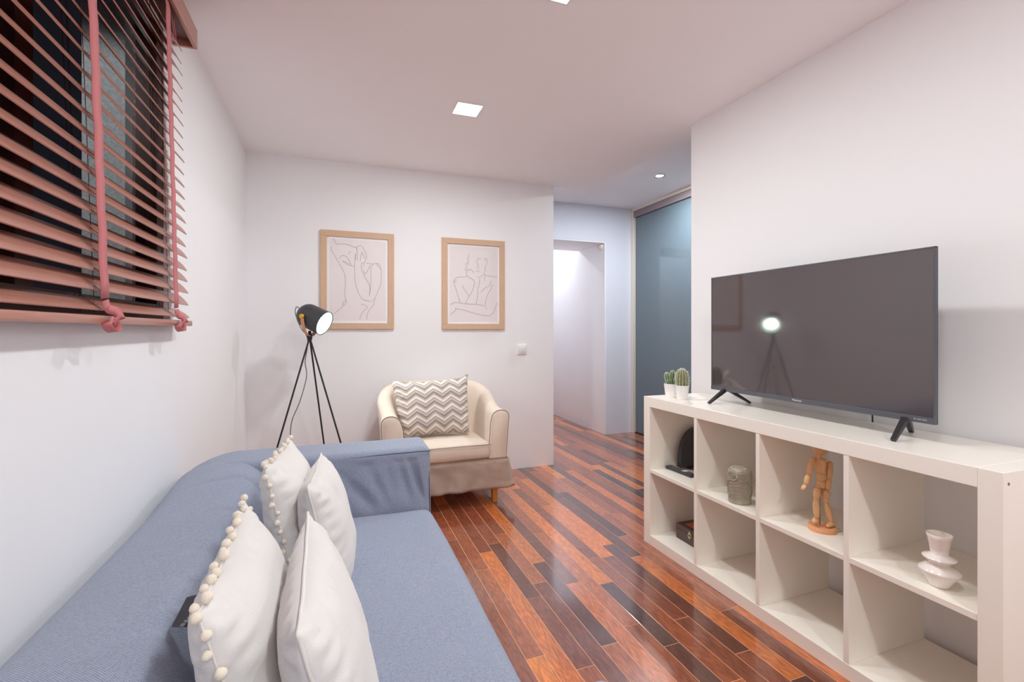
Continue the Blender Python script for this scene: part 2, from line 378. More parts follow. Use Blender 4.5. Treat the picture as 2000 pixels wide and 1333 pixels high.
def wall_switch(loc, rot, label):
    t = thing('light_switch', label, 'light switch', loc, rot)
    obj('plate', B((-.043, -.010, -.043), (.043, 0, .043), .004, 3), M_white, t, True, sharp=35)
    obj('rocker', B((-.029, -.0145, -.029), (.029, -.0095, .029), .002, 2), M_white, t, True, sharp=35)
wall_switch((1.446, YB, .988), (0, 0, 0), 'white square light switch on the back wall beside the hall corner')
wall_switch((1.892, 5.47, 1.02), (0, 0, PI/2), 'white square light switch in the corridor, seen mirrored in the glass door')

# ---------------------------------------------------------------- venetian blind
SH = .09
def shy(z): return SH*(2.2-z)
t = thing('venetian_blind', 'mahogany brown wooden venetian blind with pink tapes over the left window', 'blind', (-.5425, 0, 1.165))
Z0 = 1.165
sl = bmesh.new()
W2, arc = .0268, .0035
prof = []
for i in range(7):
    u = -1+2*i/6; prof.append((u*W2, -arc*u*u+.0013))
for i in range(6, -1, -1):
    u = -1+2*i/6; prof.append((u*W2, -arc*u*u-.0013))
y0, y1 = .20, 2.03
r0 = [sl.verts.new((a, y0, b)) for a, b in prof]; r1 = [sl.verts.new((a, y1, b)) for a, b in prof]
for i in range(14): sl.faces.new((r0[i], r0[(i+1) % 14], r1[(i+1) % 14], r1[i]))
sl.faces.new(r0); sl.faces.new(r1[::-1]); bmesh.ops.recalc_face_normals(sl, faces=sl.faces)
sme = bpy.data.meshes.new('slat'); sl.to_mesh(sme); sl.free(); sme.materials.append(M_slat); sme.polygons.foreach_set('use_smooth', [True]*len(sme.polygons)); sme.set_sharp_from_angle(angle=.6)
NS = 23
for i in range(NS):
    z = 1.222+i*.0437 - (.006 if i == 0 else 0)
    tl = 50 + rnd.uniform(-.8, .8) - (14 if i == 0 else 0)
    o = link_obj('slat', sme, None, t, loc=(0, shy(z)+rnd.uniform(-.004, .004), z-Z0), rot=(rnd.uniform(-.0012, .0012), math.radians(tl), 0))
obj('bottom_rail', B((-.022, y0, 0), (.026, y1+.10, .020), .004, 2), M_slat, t, True, sharp=35)
# valance / head box, open underneath
va = boxes(((.030, .1, 2.226-Z0), (.042, 2.13, 2.30-Z0), .002), ((-.034, 2.118, 2.226-Z0), (.030, 2.13, 2.30-Z0), .001), ((-.034, .1, 2.288-Z0), (.030, 2.118, 2.30-Z0)))
obj('valance', va, M_slat, t)
obj('head_rail', B((-.028, .12, 2.245-Z0), (.022, 2.10, 2.285-Z0), .002), mat('brown_metal_rail', (96, 58, 48), .4, metal=.5), t)
for ty in (1.30, 1.836):
    X = .029
    pts = [(X-.004, ty+shy(2.235), 2.235-Z0)]
    for kz in range(26):
        z = 2.2-kz*.039
        pts.append((X+.001*math.sin(kz*2.1+ty), ty+shy(z)+.0012*math.sin(kz*1.3), z-Z0))
    obj('tape', ribbon(bmesh.new(), pts, .039, (.03, 1, 0)), M_tape, t, True)
    yb = ty+shy(1.2)
    bow = bmesh.new()
    lp = smooth_path([(X, yb-.002, .055), (X+.003, yb+.006, .036), (X+.010, yb+.030, .030), (X+.014, yb+.040, .016), (X+.010, yb+.022, .004), (X+.004, yb+.010, .008)], 6)
    ribbon(bow, lp, .022, lambda u: (.3, 1-u*.8, .4+u))
    lp = smooth_path([(X+.006, yb+.022, .010), (X+.008, yb+.038, -.004), (X+.008, yb+.034, -.018), (X+.007, yb+.010, -.016), (X+.006, yb-.010, -.002), (X+.005, yb+.008, .006)], 6)
    ribbon(bow, lp, .020, lambda u: (1, .25, .2))
    obj('tape_bow', bow, M_tape, t, True)
    cords = bmesh.new()
    for dx, dy in ((-.024, -.010), (-.024, .012), (.0, .020)):
        tube(cords, [(dx, ty+dy+shy(2.24), 2.24-Z0), (dx, ty+dy+shy(1.19), 1.19-Z0)], .0008, 5)
    for i in range(NS):
        z = 1.222+i*.0437-Z0-.004
        tube(cords, [(-.022, ty+shy(z+Z0)-.004, z+.019), (.024, ty+shy(z+Z0)-.004, z-.019)], .0008, 4)
    o = obj('ladder_cord', cords, mat('dark_red_cord', (92, 46, 44), .8), t)
cb2 = bmesh.new()
for dy in (0, .022):
    tube(cb2, smooth_path([(.012, 1.93+dy, 2.235-Z0), (.016, 1.935+dy, 2.19-Z0), (.020, 1.925+dy, 2.155-Z0), (.024, 1.885+dy*.3, 2.125-Z0), (.028, 1.852, 2.118-Z0)], 6), .0016, 6)
obj('pull_cord', cb2, M_tape, t, True)

# ---------------------------------------------------------------- sofa
sf = thing('sofa', 'blue-grey slipcovered two-seat sofa along the left wall', 'sofa', (-.10, 1.29, 0))
def ss(t): t = max(0, min(1, t)); return t*t*(3-2*t)
def L(p, o): return Vector(p)-Vector(o)
SO = Vector((-.10, 1.29, 0))
def wrinkles(p, s, amp, seed): return (fbm(p, s, seed)*amp + fbm(p, s*2.7, seed+3)*amp*.35)
def back_fn(p):
    p = p.copy()
    if p.x > -.40 and p.z > .1:
        f = (p.x+.40)/.15
        p.x += f*(.62-p.z)*.24 if p.z < .62 else 0
    # slipcover creases running down the inner face near the far arm
    sag = max(0, 1-abs(p.y-1.3)/1.0)
    p.z -= .006*sag if p.z > .5 else 0
    if p.z > .4: p.z += .030*ss((p.y-1.65)/.4) - (.045*((-.38-p.x)/.185)**2 if p.x < -.38 else 0)
    q = Vector((p.y, p.z+(p.x+.25)*.9, 0))
    a = 0
    for k, (c0, c1, wd, am) in enumerate([((1.93, .78), (1.80, .40), .012, .008), ((1.78, .80), (1.55, .50), .016, .006), ((1.55, .86), (1.28, .48), .014, .006), ((1.42, .84), (1.12, .50), .018, .006), ((1.2, .80), (.95, .5), .02, .005)]):
        a += crease(q, (*c0, 0), (*c1, 0), wd, am*1.8)
    a += wrinkles(p, 5, .007, 1)
    if p.x > -.47: p.x += a; p.z += a*.5
    return p-SO
obj('backrest', softbox((-.565, .42, .09), (-.25, 2.10, .632), .085, .014, back_fn), M_sofa, sf, True)
def arm_fn(sgn, inner):
    def fn(p):
        p = p.copy()
        face = (p.y-inner)*sgn
        if face < .10 and p.z < .62:
            p.y -= sgn*(.62-p.z)*.10*(1-face/.1)
            q = Vector((p.x, p.z, 0)); a = 0
            if sgn > 0:
                for c0, c1, wd, am in [((.28, .63), (.345, .42), .010, .016), ((.235, .62), (.285, .43), .016, .010), ((.30, .64), (.325, .5), .008, .008), ((.19, .60), (.23, .46), .02, .007), ((.02, .57), (.16, .42), .020, .012), ((-.08, .55), (.04, .43), .022, .010), ((.12, .6), (.2, .43), .018, .009), ((-.15, .60), (-.04, .44), .02, .008)]:
                    a += crease(q, (*c0, 0), (*c1, 0), wd, am*1.7)
            a += wrinkles(p, 7, .005, 5)
            p.y -= a*sgn
        p.z += .004*fbm(p, 3, 9)
        if p.x < -.36 and p.z > .3: p.z -= .055*((-.36-p.x)/.17)**2*(p.z-.3)/.36
        return p-SO
    return fn
obj('armrest', softbox((-.55, 1.985, .09), (.372, 2.205, .662), .028, .012, arm_fn(1, 1.985)), M_sofa, sf, True)
obj('armrest', softbox((-.55, .375, .09), (.372, .595, .662), .028, .03, arm_fn(-1, .595)), M_sofa, sf, True)
def seat_fn(p):
    p = p.copy()
    if p.z > .3:
        p.z += .012*math.cos((p.y-1.29)/.70*PI/2)*1.0 + wrinkles(p, 3, .004, 2)
    if p.x > .2: p.x += .004*fbm(p, 4, 6)
    return p-SO
obj('seat', softbox((-.30, .60, .09), (.368, 1.955, .428), .045, .025, seat_fn), M_sofa, sf, True)
sm = bmesh.new()
tube(sm, [Vector((x_, 2.0-.012, .640+.004*math.sin(x_*5)))-SO for x_ in [(-.27+.64*i/20) for i in range(21)]], .0022, 6)
tube(sm, [Vector(p)-SO for p in ((.355, 2.0, .636), (.364, 1.996, .60), (.364, 1.978, .45), (.364, 1.964, .30), (.364, 1.95, .1))], .0022, 6)
obj('seam', sm, M_seam, sf, True)
for x_ in (-.48, .31):
    for y_ in (.47, 2.11):
        obj('leg', B((x_-.025, y_-.025, 0), (x_+.025, y_+.025, .10), .003), M_dark, sf, loc=-SO)

# ---------------------------------------------------------------- pillows
def cushion_bm(w, h, t, n=36, pinch=.05, seed=0, wr=.006, drop=0.0):
    """pillow in local x=width, z=height, y=thickness, centred on origin"""
    bm = bmesh.new(); grid = {}
    def outline(u, v):
        # edges bow inward, corners stay out
        x = u*w/2*(1-pinch*(1-v*v)*abs(u)**1.5); z = v*h/2*(1-pinch*(1-u*u)*abs(v)**1.5)
        x += .004*fbm((v*2, seed, 0), 2.1)*abs(u); z += .005*fbm((u*2, seed, 3), 2.1)*abs(v)
        return x, z
    for side in (-1, 1):
        for i in range(n+1):
            for j in range(n+1):
                if side == 1 and (i in (0, n) or j in (0, n)): grid[(1, i, j)] = grid[(-1, i, j)]; continue
                u = math.sin((i/n-.5)*PI); v = math.sin((j/n-.5)*PI)
                u = .5*u+.5*(2*i/n-1); v = .5*v+.5*(2*j/n-1)
                x, z = outline(u, v)
                th = t/2*((1-abs(u)**2.6)*(1-abs(v)**2.6))**.55
                e = max(abs(u), abs(v)); 
                ruf = wr*math.exp(-((1-e)/.22)**2)*math.sin((u if abs(v) > abs(u) else v)*31+seed+3*fbm((u*3, v*3, seed), 1))*min(1, (1-e)*12)
                th2 = th + (fbm((u*1.7, v*1.7, seed+side*5), 1.3)*wr*1.6 + ruf)*min(1, (1-e)*8)
                grid[(side, i, j)] = bm.verts.new((x, side*max(th2, 0), z-drop*(1-abs(u))*0))
    for side in (-1, 1):
        for i in range(n):
            for j in range(n):
                f = [grid[(side, i, j)], grid[(side, i+1, j)], grid[(side, i+1, j+1)], grid[(side, i, j+1)]]
                try: bm.faces.new(f if side < 0 else f[::-1])
                except ValueError: pass
    edge = [grid[(-1, i, 0)].co.copy() for i in range(n)]+[grid[(-1, n, j)].co.copy() for j in range(n)]+[grid[(-1, i, n)].co.copy() for i in range(n, 0, -1)]+[grid[(-1, 0, j)].co.copy() for j in range(n, 0, -1)]
    return bm, edge
pb = bmesh.new(); bmesh.ops.create_icosphere(pb, subdivisions=2, radius=.0070)
for v in pb.verts: v.co *= 1+.16*noise.noise(v.co*260)
tube(pb, [(0, 0, 0), (0, 0, .014)], .0012, 5)
pme = bpy.data.meshes.new('pompom'); pb.to_mesh(pme); pb.free(); pme.materials.append(M_pom); pme.polygons.foreach_set('use_smooth', [True]*len(pme.polygons))
def sofa_pillow(name, near, far, lean, w, h, t, seed, label, pom, dirfix=0):
    """near/far: world points of the top edge ends; lean: top tips to -X by this angle"""
    near, far = Vector(near), Vector(far); d = far-near; yaw = math.atan2(d.y, d.x); roll = math.atan2(d.z, d.xy.length)
    mid = (near+far)/2
    # local x -> along edge, local y -> thickness (towards -X world when yaw=90), local z up
    R = Matrix.Rotation(yaw, 4, 'Z') @ Matrix.Rotation(-roll, 4, 'Y') @ Matrix.Rotation(-lean, 4, 'X')
    ctr = mid - (R.to_3x3() @ Vector((0, 0, h/2)))
    base = ctr - (R.to_3x3() @ Vector((0, 0, h/2)))
    th = thing(name, label, 'pillow', base)
    th.rotation_euler = R.to_euler()
    off = Vector((0, 0, h/2))
    bm, edge = cushion_bm(w, h, t, 40, .05, seed, .0055)
    bmesh.ops.translate(bm, verts=bm.verts, vec=off)
    obj('cover', bm, M_velvet, th, True)
    edge = [e+off for e in edge]
    tb = bmesh.new(); tube(tb, edge+[edge[0]], .0026 if not pom else .0018, 6, cap=False)
    obj('piping', tb, M_pipe, th, True)
    if pom:
        # walk the seam placing a pompom every 24 mm
        acc = 0; pts = edge+[edge[0]]; k = 0
        for a, b in zip(pts, pts[1:]):
            sgl = (b-a).length; acc += sgl
            if acc > .0205:
                acc = 0; m = (a+b)/2; out = (m-off); out.y = 0; out.normalize()
                side = .55*math.sin(k*2.4+seed)
                vdir = Vector((out.x, side, out.z)).normalized()
                o = bpy.data.objects.new('pompom', pme); C.objects.link(o); o.parent = th
                o.location = m+vdir*(.0090+.002*math.sin(k*5.1)); o.rotation_mode = 'QUATERNION'
                o.rotation_quaternion = (-vdir).to_track_quat('Z', 'Y'); s = 1+.15*math.sin(k*3.7+seed); o.scale = (s, s, s); k += 1
    return th
pA = sofa_pillow('throw_pillow', (-.166, .703, .79), (-.178, 1.113, .795), math.radians(15), .41, .38, .125, 1, 'white throw pillow with pompom trim at the front left, a dark tag behind it', True)
pD = sofa_pillow('throw_pillow', (-.046, .66, .768), (-.055, 1.053, .775), math.radians(13.5), .41, .36, .125, 2, 'plain white throw pillow with a piped seam, nearest the viewer', False)
pB = sofa_pillow('throw_pillow', (-.172, 1.35, .80), (-.146, 1.76, .785), math.radians(13), .41, .38, .125, 3, 'white throw pillow with pompom trim near the far sofa arm', True)
pC = sofa_pillow('throw_pillow', (-.066, 1.28, .757), (-.047, 1.655, .75), math.radians(12), .39, .335, .125, 4, 'plain white throw pillow with a piped seam at the back right', False)
# care label sticking out behind the first pillow
lb_ = bmesh.new()
P1, P2, P3, P4 = Vector((-.276, 1.005, .620)), Vector((-.268, 1.065, .640)), Vector((-.170, 1.02, .655)), Vector((-.185, .930, .628))
g = [[None]*5 for _ in range(5)]
for i in range(5):
    for j in range(5):
        a, b = i/4, j/4; p = (P1*(1-a)+P4*a)*(1-b)+(P2*(1-a)+P3*a)*b; p.z += .006*math.sin(a*PI); g[i][j] = lb_.verts.new(p)
for i in range(4):
    for j in range(4): lb_.faces.new((g[i][j], g[i+1][j], g[i+1][j+1], g[i][j+1]))
bmesh.ops.solidify(lb_, geom=lb_.faces[:], thickness=.0006)
bpy.context.view_layer.update()
inv = pA.matrix_world.inverted()
lb_.transform(inv)
lo = obj('care_label', lb_, mat('dark_grey_satin_label', (94, 94, 100), .45), pA); lo['label'] = 'dark grey fabric label with pale print'
tm = text_mesh('asos', .017, .0002)
xd = (P4-P1).normalized(); up0 = (P2-P1).normalized(); nz_ = xd.cross(up0).normalized(); yd = nz_.cross(xd)
ctr = P1*.58+P4*.22+P3*.05+P2*.15+Vector((0, 0, .0066))
Mx = Matrix(((yd.x, -xd.x, nz_.x, ctr.x), (yd.y, -xd.y, nz_.y, ctr.y), (yd.z, -xd.z, nz_.z, ctr.z), (0, 0, 0, 1)))
tm.transform(inv @ Mx)
link_obj('label_print', tm, mat('pale_label_print', (190, 190, 195), .6), lo)

# ---------------------------------------------------------------- armchair
ac = thing('armchair', 'cream slipcovered tub armchair in front of the back wall', 'armchair', (.675, 3.33, 0))
def upath(n=60):
    """centre line of the arms and back, from left front round to right front, local coordinates (front = -Y)"""
    pts = []; hw, fr, bk, R = .345, -.315, .245, .24
    segs = [('l', (-hw, fr), (-hw, bk-R)), ('a', (-hw+R, bk-R), R, PI, PI/2), ('l', (-hw+R, bk), (hw-R, bk)), ('a', (hw-R, bk-R), R, PI/2, 0), ('l', (hw, bk-R), (hw, fr))]
    for s in segs:
        if s[0] == 'l':
            m = max(2, int((Vector(s[2])-Vector(s[1])).length/.03))
            for i in range(m): pts.append(Vector(s[1]).lerp(Vector(s[2]), i/m))
        else:
            m = 14
            for i in range(m):
                a = s[3]+(s[4]-s[3])*i/m; pts.append(Vector((s[1][0]+s[2]*math.cos(a), s[1][1]+s[2]*math.sin(a))))
    pts.append(Vector((hw, fr))); return pts
UP = upath()
def ss(t): t = max(0, min(1, t)); return t*t*(3-2*t)
def arm_h(y): return .615+.155*ss((y+.22)/.46)
sh = bmesh.new(); rows = []; caps = []
for i, p in enumerate(UP):
    tg = (UP[min(i+1, len(UP)-1)]-UP[max(i-1, 0)]).normalized(); nrm = Vector((-tg.y, tg.x))  # outward (left of travel is outside)
    if nrm.dot(p) < 0: nrm = -nrm
    H = arm_h(p.y); hth = .052+.008*ss((-.1-p.y)/.2)
    sec = []
    zs = [.13, .22, .31, .40, .48, H-.07]
    for z in zs: sec.append((hth+.012*(.6-z), z))
    for a in range(0, 181, 20): sec.append((hth*math.cos(math.radians(a)), H-.052+.052*math.sin(math.radians(a))))
    for z in (H-.09, H-.16, .44, .36, .30): sec.append((-hth-.006, min(z, H-.08)))
    row = []
    for o_, z in sec:
        q = p+nrm*(o_+.09*(z-.45)); wv = .005*fbm((q.x, q.y, z), 7, 3)+.0025*fbm((q.x, q.y, z), 20, 4); q = q+nrm*wv
        row.append(sh.verts.new((q.x, q.y, z+.004*fbm((q.x, q.y, z), 6, 8))))
    rows.append(row)
for a, b in zip(rows, rows[1:]):
    for i in range(len(a)-1): sh.faces.new((a[i], b[i], b[i+1], a[i+1]))
caps = [[v.co.copy() for v in rows[0]], [v.co.copy() for v in rows[-1]]]
for row, cpi in ((rows[0], 0), (rows[-1], 1)):
    f = sh.faces.new(row if cpi == 0 else row[::-1])
    r = bmesh.ops.inset_region(sh, faces=[f], thickness=.006); bmesh.ops.inset_region(sh, faces=[f], thickness=.01)
    bmesh.ops.translate(sh, verts=f.verts, vec=(0, -.008, 0))
obj('shell', sh, M_cream, ac, True)
for cp in caps:
    tb = bmesh.new(); tube(tb, [v+Vector((0, -.002, 0)) for v in cp], .0028, 6, cap=False); obj('piping', tb, M_creamseam, ac, True)
def sc_fn(p):
    p = p.copy(); c = max(0, 1-(p.x/.29)**2)*max(0, 1-((p.y+.06)/.32)**2)
    if p.z > .36: p.z += .022*c
    a = wrinkles(p, 9, .003, 11)
    p.z += a
    if p.y < -.3: p.y += a*1.4 - .010*(1-(p.x/.29)**2)
    return p
obj('seat_cushion', softbox((-.284, -.345, .300), (.284, .222, .405), .032, .022, sc_fn), M_cream, ac, True)
tb = bmesh.new(); tube(tb, smooth_path([(-.28, -.338, .397), (-.15, -.352, .399), (0, -.356, .40), (.15, -.352, .398), (.275, -.338, .395), (.281, -.27, .393)], 6), .0025, 6); obj('cushion_piping', tb, M_creamseam, ac, True)
# skirt
skt = bmesh.new(); loop = []
hw, fr, bk, R = .398, -.350, .300, .28
for i in range(41): loop.append(Vector((-hw+2*hw*i/40, fr)))
for i in range(1, 14): loop.append(Vector((hw, fr+(bk-R-fr)*i/14)))
for i in range(13):
    a = PI/2*i/12; loop.append(Vector((hw-R+R*math.cos(a), bk-R+R*math.sin(a))))
for i in range(13):
    a = PI/2+PI/2*i/12; loop.append(Vector((-hw+R+R*math.cos(a), bk-R+R*math.sin(a))))
for i in range(1, 14): loop.append(Vector((-hw, bk-R+(fr-bk+R)*i/14)))
nz0 = len(loop); rows = []
for kz in range(13):
    z = .305-(.305-.105)*kz/12; f = kz/12; row = []
    for i, p in enumerate(loop):
        out = Vector((p.x, p.y*.9)).normalized() if abs(p.y-fr) > 1e-6 or abs(p.x) > .38 else Vector((0, -1))
        amp = .006+.016*f
        q = p+out*((.015*f if p.y < .15 else -.01)+amp*(1 if p.y < .2 else .4)*math.sin(i*.85)*(.4 if p.y <= fr+1e-4 else 1)+.016*fbm((p.x, p.y, z), 9, 2)+.008*fbm((p.x, p.y, z), 24, 2)*(1 if p.x > 0 else .5))
        # right front corner gathers and kicks outwards
        kc = math.exp(-((p-Vector((hw, fr))).length/.05)**2); q = q+Vector((.030, -.004))*kc*f
        zz = z + (.010*fbm((p.x, p.y, 0), 8, 7) + .012*kc)*f
        if kz == 0: q = p-out*.004
        row.append(skt.verts.new((q.x, q.y, zz)))
    rows.append(row)
for a, b in zip(rows, rows[1:]):
    for i in range(nz0): skt.faces.new((a[i], a[(i+1) % nz0], b[(i+1) % nz0], b[i]))
bmesh.ops.solidify(skt, geom=skt.faces[:], thickness=.003)
obj('skirt', skt, M_cream, ac, True)
obj('seat_base', B((-.35, -.30, .14), (.35, .27, .296), .01), M_cream, ac)
for x_, y_ in ((-.32, -.295), (.32, -.295), (-.28, .25), (.28, .25)):
    lg = bmesh.new(); r_ = bmesh.ops.create_cone(lg, cap_ends=True, segments=4, radius1=.021, radius2=.030, depth=.145, matrix=Matrix.Translation((x_, y_, .0725)) @ Matrix.Rotation(PI/4, 4, 'Z')); obj('leg', lg, M_legwood, ac)

def chevron_mat():
    m = bpy.data.materials.new('chevron_cotton'); m.use_nodes = True; T = NT(m); b = T.n['Principled BSDF']; b.inputs['Roughness'].default_value = .9
    tc = T.new('ShaderNodeTexCoord'); sp = T.new('ShaderNodeSeparateXYZ'); T.link(tc.outputs['Object'], sp.inputs[0])
    pp = T.new('ShaderNodeMath', operation='PINGPONG'); T.link(sp.outputs['X'], pp.inputs[0]); pp.inputs[1].default_value = .060
    ml = T.new('ShaderNodeMath', operation='MULTIPLY_ADD'); T.link(pp.outputs[0], ml.inputs[0]); ml.inputs[1].default_value = .68; T.link(sp.outputs['Z'], ml.inputs[2])
    ws = T.new('ShaderNodeMath', operation='MULTIPLY'); T.link(ml.outputs[0], ws.inputs[0]); ws.inputs[1].default_value = 1/.064
    fr = T.new('ShaderNodeMath', operation='FRACT'); T.link(ws.outputs[0], fr.inputs[0])
    rp = T.new('ShaderNodeValToRGB'); cr = rp.color_ramp; cr.interpolation = 'CONSTANT'; T.link(fr.outputs[0], rp.inputs[0])
    seq = [(0, (232, 222, 212)), (.26, (188, 174, 162)), (.44, (150, 144, 144)), (.66, (208, 196, 182)), (.82, (176, 168, 162))]
    cr.elements[0].color = (*lin(seq[0][1]), 1); cr.elements[1].position = seq[1][0]; cr.elements[1].color = (*lin(seq[1][1]), 1)
    for p, c in seq[2:]: cr.elements.new(p).color = (*lin(c), 1)
    T.link(rp.outputs[0], b.inputs['Base Color'])
    nz = T.new('ShaderNodeTexNoise'); nz.inputs['Scale'].default_value = 600; T.link(tc.outputs['Object'], nz.inputs['Vector'])
    bp = T.new('ShaderNodeBump'); bp.inputs['Strength'].default_value = .3; bp.inputs['Distance'].default_value = .001; T.link(nz.outputs['Fac'], bp.inputs['Height']); T.link(bp.outputs[0], b.inputs['Normal'])
    return m
cp = thing('chevron_cushion', 'grey and cream chevron cushion leaning in the armchair', 'cushion', (.628, 3.20, .428), (math.radians(-19), math.radians(-1.5), math.radians(-2)))
bm, edge = cushion_bm(.54, .40, .16, 36, .09, 9, .008)
bmesh.ops.translate(bm, verts=bm.verts, vec=(0, 0, .20))
for v in bm.verts:   # right top ear sticks up, lower left corner tucked
    kx = math.exp(-((v.co-Vector((.275, 0, .40))).length/.05)**2); v.co += Vector((-.004, -.01, .022))*kx
    kx = math.exp(-((v.co-Vector((-.275, 0, 0))).length/.12)**2); v.co += Vector((.05, 0, .0))*kx
    kx = math.exp(-((v.co-Vector((.275, 0, 0))).length/.12)**2); v.co += Vector((-.03, 0, .006))*kx
obj('cover', bm, chevron_mat(), cp, True)

# ---------------------------------------------------------------- floor lamp
HUB = Vector((-.163, 3.35, 1.105))
fl_ = thing('floor_lamp', 'black tripod floor lamp with a dark spotlight head, switched on', 'floor lamp', (HUB.x, HUB.y, 0))
hub = Vector((0, 0, HUB.z))
for fx, fy in ((-.455, 3.20), (.138, 3.28), (-.040, 3.60)):
    ft = Vector((fx-HUB.x, fy-HUB.y, 0)); d = (ft-hub).normalized()
    lg = bmesh.new(); tube(lg, [hub+d*.004+Vector((0, 0, -.002)), ft+Vector((0, 0, .004))], .0055, 10); tube(lg, [ft+Vector((0, 0, .012)), ft], .007, 10)
    obj('leg', lg, M_dark, fl_, True, sharp=40)
hb = lathe(bmesh.new(), [(0, -.022), (.012, -.022), (.016, -.012), (.016, .012), (.011, .020), (.008, .040), (0, .040)], 20, Matrix.Translation(hub)); obj('hub', hb, M_dark, fl_, True, sharp=40)
axis = Vector((.79, -.46, -.40)).normalized()
side = axis.cross(Vector((0, 0, 1))).normalized(); upv = side.cross(axis).normalized()
HC0 = hub+Vector((.004, 0, .132))          # pivot of the head
Rm = Matrix(((side.x, upv.x, axis.x, HC0.x), (side.y, upv.y, axis.y, HC0.y), (side.z, upv.z, axis.z, HC0.z), (0, 0, 0, 1)))
R_ = .079
outer = [(0, -.085)]+[(R_*math.sin(a), -.010-.075*math.cos(a)) for a in [PI/2*i/9 for i in range(1, 10)]]+[(R_+.001, .10), (R_+.0025, .112), (R_+.001, .1125)]
inner = [(R_-.002, .110), (R_-.003, .0)]+[((R_-.003)*math.sin(a), -.002-.070*math.cos(a)) for a in [PI/2*(8-i)/9 for i in range(0, 8)]]+[(0, -.074)]
M_head = mat('dark_grey_lacquer', (66, 66, 70), .42, metal=.2)
obj('shade', lathe(bmesh.new(), outer, 40, Rm), M_head, fl_, True, sharp=50)
o = obj('reflector', lathe(bmesh.new(), inner, 40, Rm), mat('white_enamel_reflector', (196, 220, 208), .35), fl_, True)
o['label'] = 'white enamel inside of the shade'
blb = lathe(bmesh.new(), [(0, .075)]+[(.036*math.sin(a), .040+.035*math.cos(a)) for a in [PI*i/10 for i in range(1, 8)]]+[(.014, 0), (.014, -.05), (0, -.05)], 28, Rm)
obj('bulb', blb, mat('lit_bulb', (255, 255, 255), .3, emit=(.92, 1, .95), estr=7), fl_, True)
yk = bmesh.new(); ypts = []
for i in range(25):
    a = PI*i/24
    ypts.append(HC0+side*(-math.cos(a)*(R_+.010))+Vector((0, 0, -1))*(math.sin(a)*(.124))+Vector((0, 0, 0)))
ribbon(yk, ypts, .021, axis.cross(side).cross(side), .0028)
o = obj('yoke', yk, mat('light_bent_wood', (214, 160, 112), .5), fl_, True, sharp=40); o['label'] = 'bent light wood yoke'
for s in (-1, 1):
    kn = lathe(bmesh.new(), [(0, .012), (.013, .012), (.0155, .009), (.0155, 0), (0, 0)], 24, Matrix.Translation(HC0+side*s*(R_+.010)) @ (side*s).to_track_quat('Z', 'Y').to_matrix().to_4x4())
    o = obj('knob', kn, mat('yellow_brass', (222, 172, 62), .3, metal=.6), fl_, True, sharp=40); o['label'] = 'yellow brass pivot knob'
cd = bmesh.new(); bk_ = HC0-axis*.080+upv*.01
tube(cd, smooth_path([bk_, bk_-axis*.03+Vector((0, 0, .012)), bk_-axis*.042+Vector((0, 0, -.03)), bk_-axis*.02+Vector((.0, 0, -.085)), HC0+Vector((-.05, .01, -.085)), hub+Vector((-.02, 0, .01)), hub+Vector((-.012, .01, -.05)), hub+Vector((-.028, .015, -.16)), hub+Vector((-.020, .02, -.26)), hub+Vector((-.06, .02, -.42)), hub+Vector((-.11, .02, -.56)), hub+Vector((-.115, .02, -.75)), hub+Vector((-.10, .03, -.95)), hub+Vector((-.12, .10, -1.098)), hub+Vector((-.14, .28, -1.100))], 7), .0024, 7)
obj('power_cord', cd, M_black, fl_, True)
ld = bpy.data.lights.new('floor_lamp_light', 'SPOT'); ld.energy = 12; ld.spot_size = math.radians(110); ld.spot_blend = .5; ld.color = (.95, 1, .97); ld.shadow_soft_size = .03
lo_ = bpy.data.objects.new('floor_lamp_light', ld); C.objects.link(lo_); lo_.parent = fl_; lo_.location = HC0+axis*.085; lo_.rotation_euler = axis.to_track_quat('-Z', 'Y').to_euler()

# ---------------------------------------------------------------- framed prints
ST1 = [[(230,205),(250,240),(270,280)],[(275,268),(340,265),(400,275),(450,295),(490,308)],[(490,330),(488,300),(510,288),(540,282)],
[(208,295),(215,340),(250,400),(280,460),(320,530),(350,590),(365,640),(368,760),(360,830),(365,870),(375,910)],
[(300,440),(305,415),(335,400),(370,405),(395,430),(410,460),(425,500),(440,515),(468,520)],[(335,460),(370,490),(410,510),(435,515)],[(340,460),(370,475),(410,500)],
[(400,385),(410,360),(425,350)],[(478,380),(470,450),(468,560),(472,660),(490,750),(520,830),(560,890),(600,910),(640,922)],[(495,320),(497,400),(500,455)],[(480,370),(478,450)],
[(545,285),(575,330),(600,390),(600,430),(580,470),(570,520)],[(550,355),(535,420),(532,465)],[(550,360),(570,400),(585,430)],
[(570,480),(545,490),(550,560),(575,620),(610,680),(640,730),(645,790),(640,860)],
[(600,480),(650,490),(685,490),(720,482),(750,495),(770,540),(775,620),(770,720),(740,800),(710,880),(690,960),(650,1010),(620,1070),(615,1130)],
[(685,490),(655,540),(655,640),(655,740),(648,830)],[(570,570),(590,610),(605,590),(630,540),(650,510)],[(720,485),(740,520),(765,545)],[(570,900),(610,915),(640,915)],
[(650,925),(680,915),(705,880)],[(548,955),(590,965),(620,990),(590,1020),(550,1070),(535,1130)],[(375,900),(385,930),(365,960),(340,970),(345,940),(375,920)],[(350,975),(300,1020),(245,1075)]]
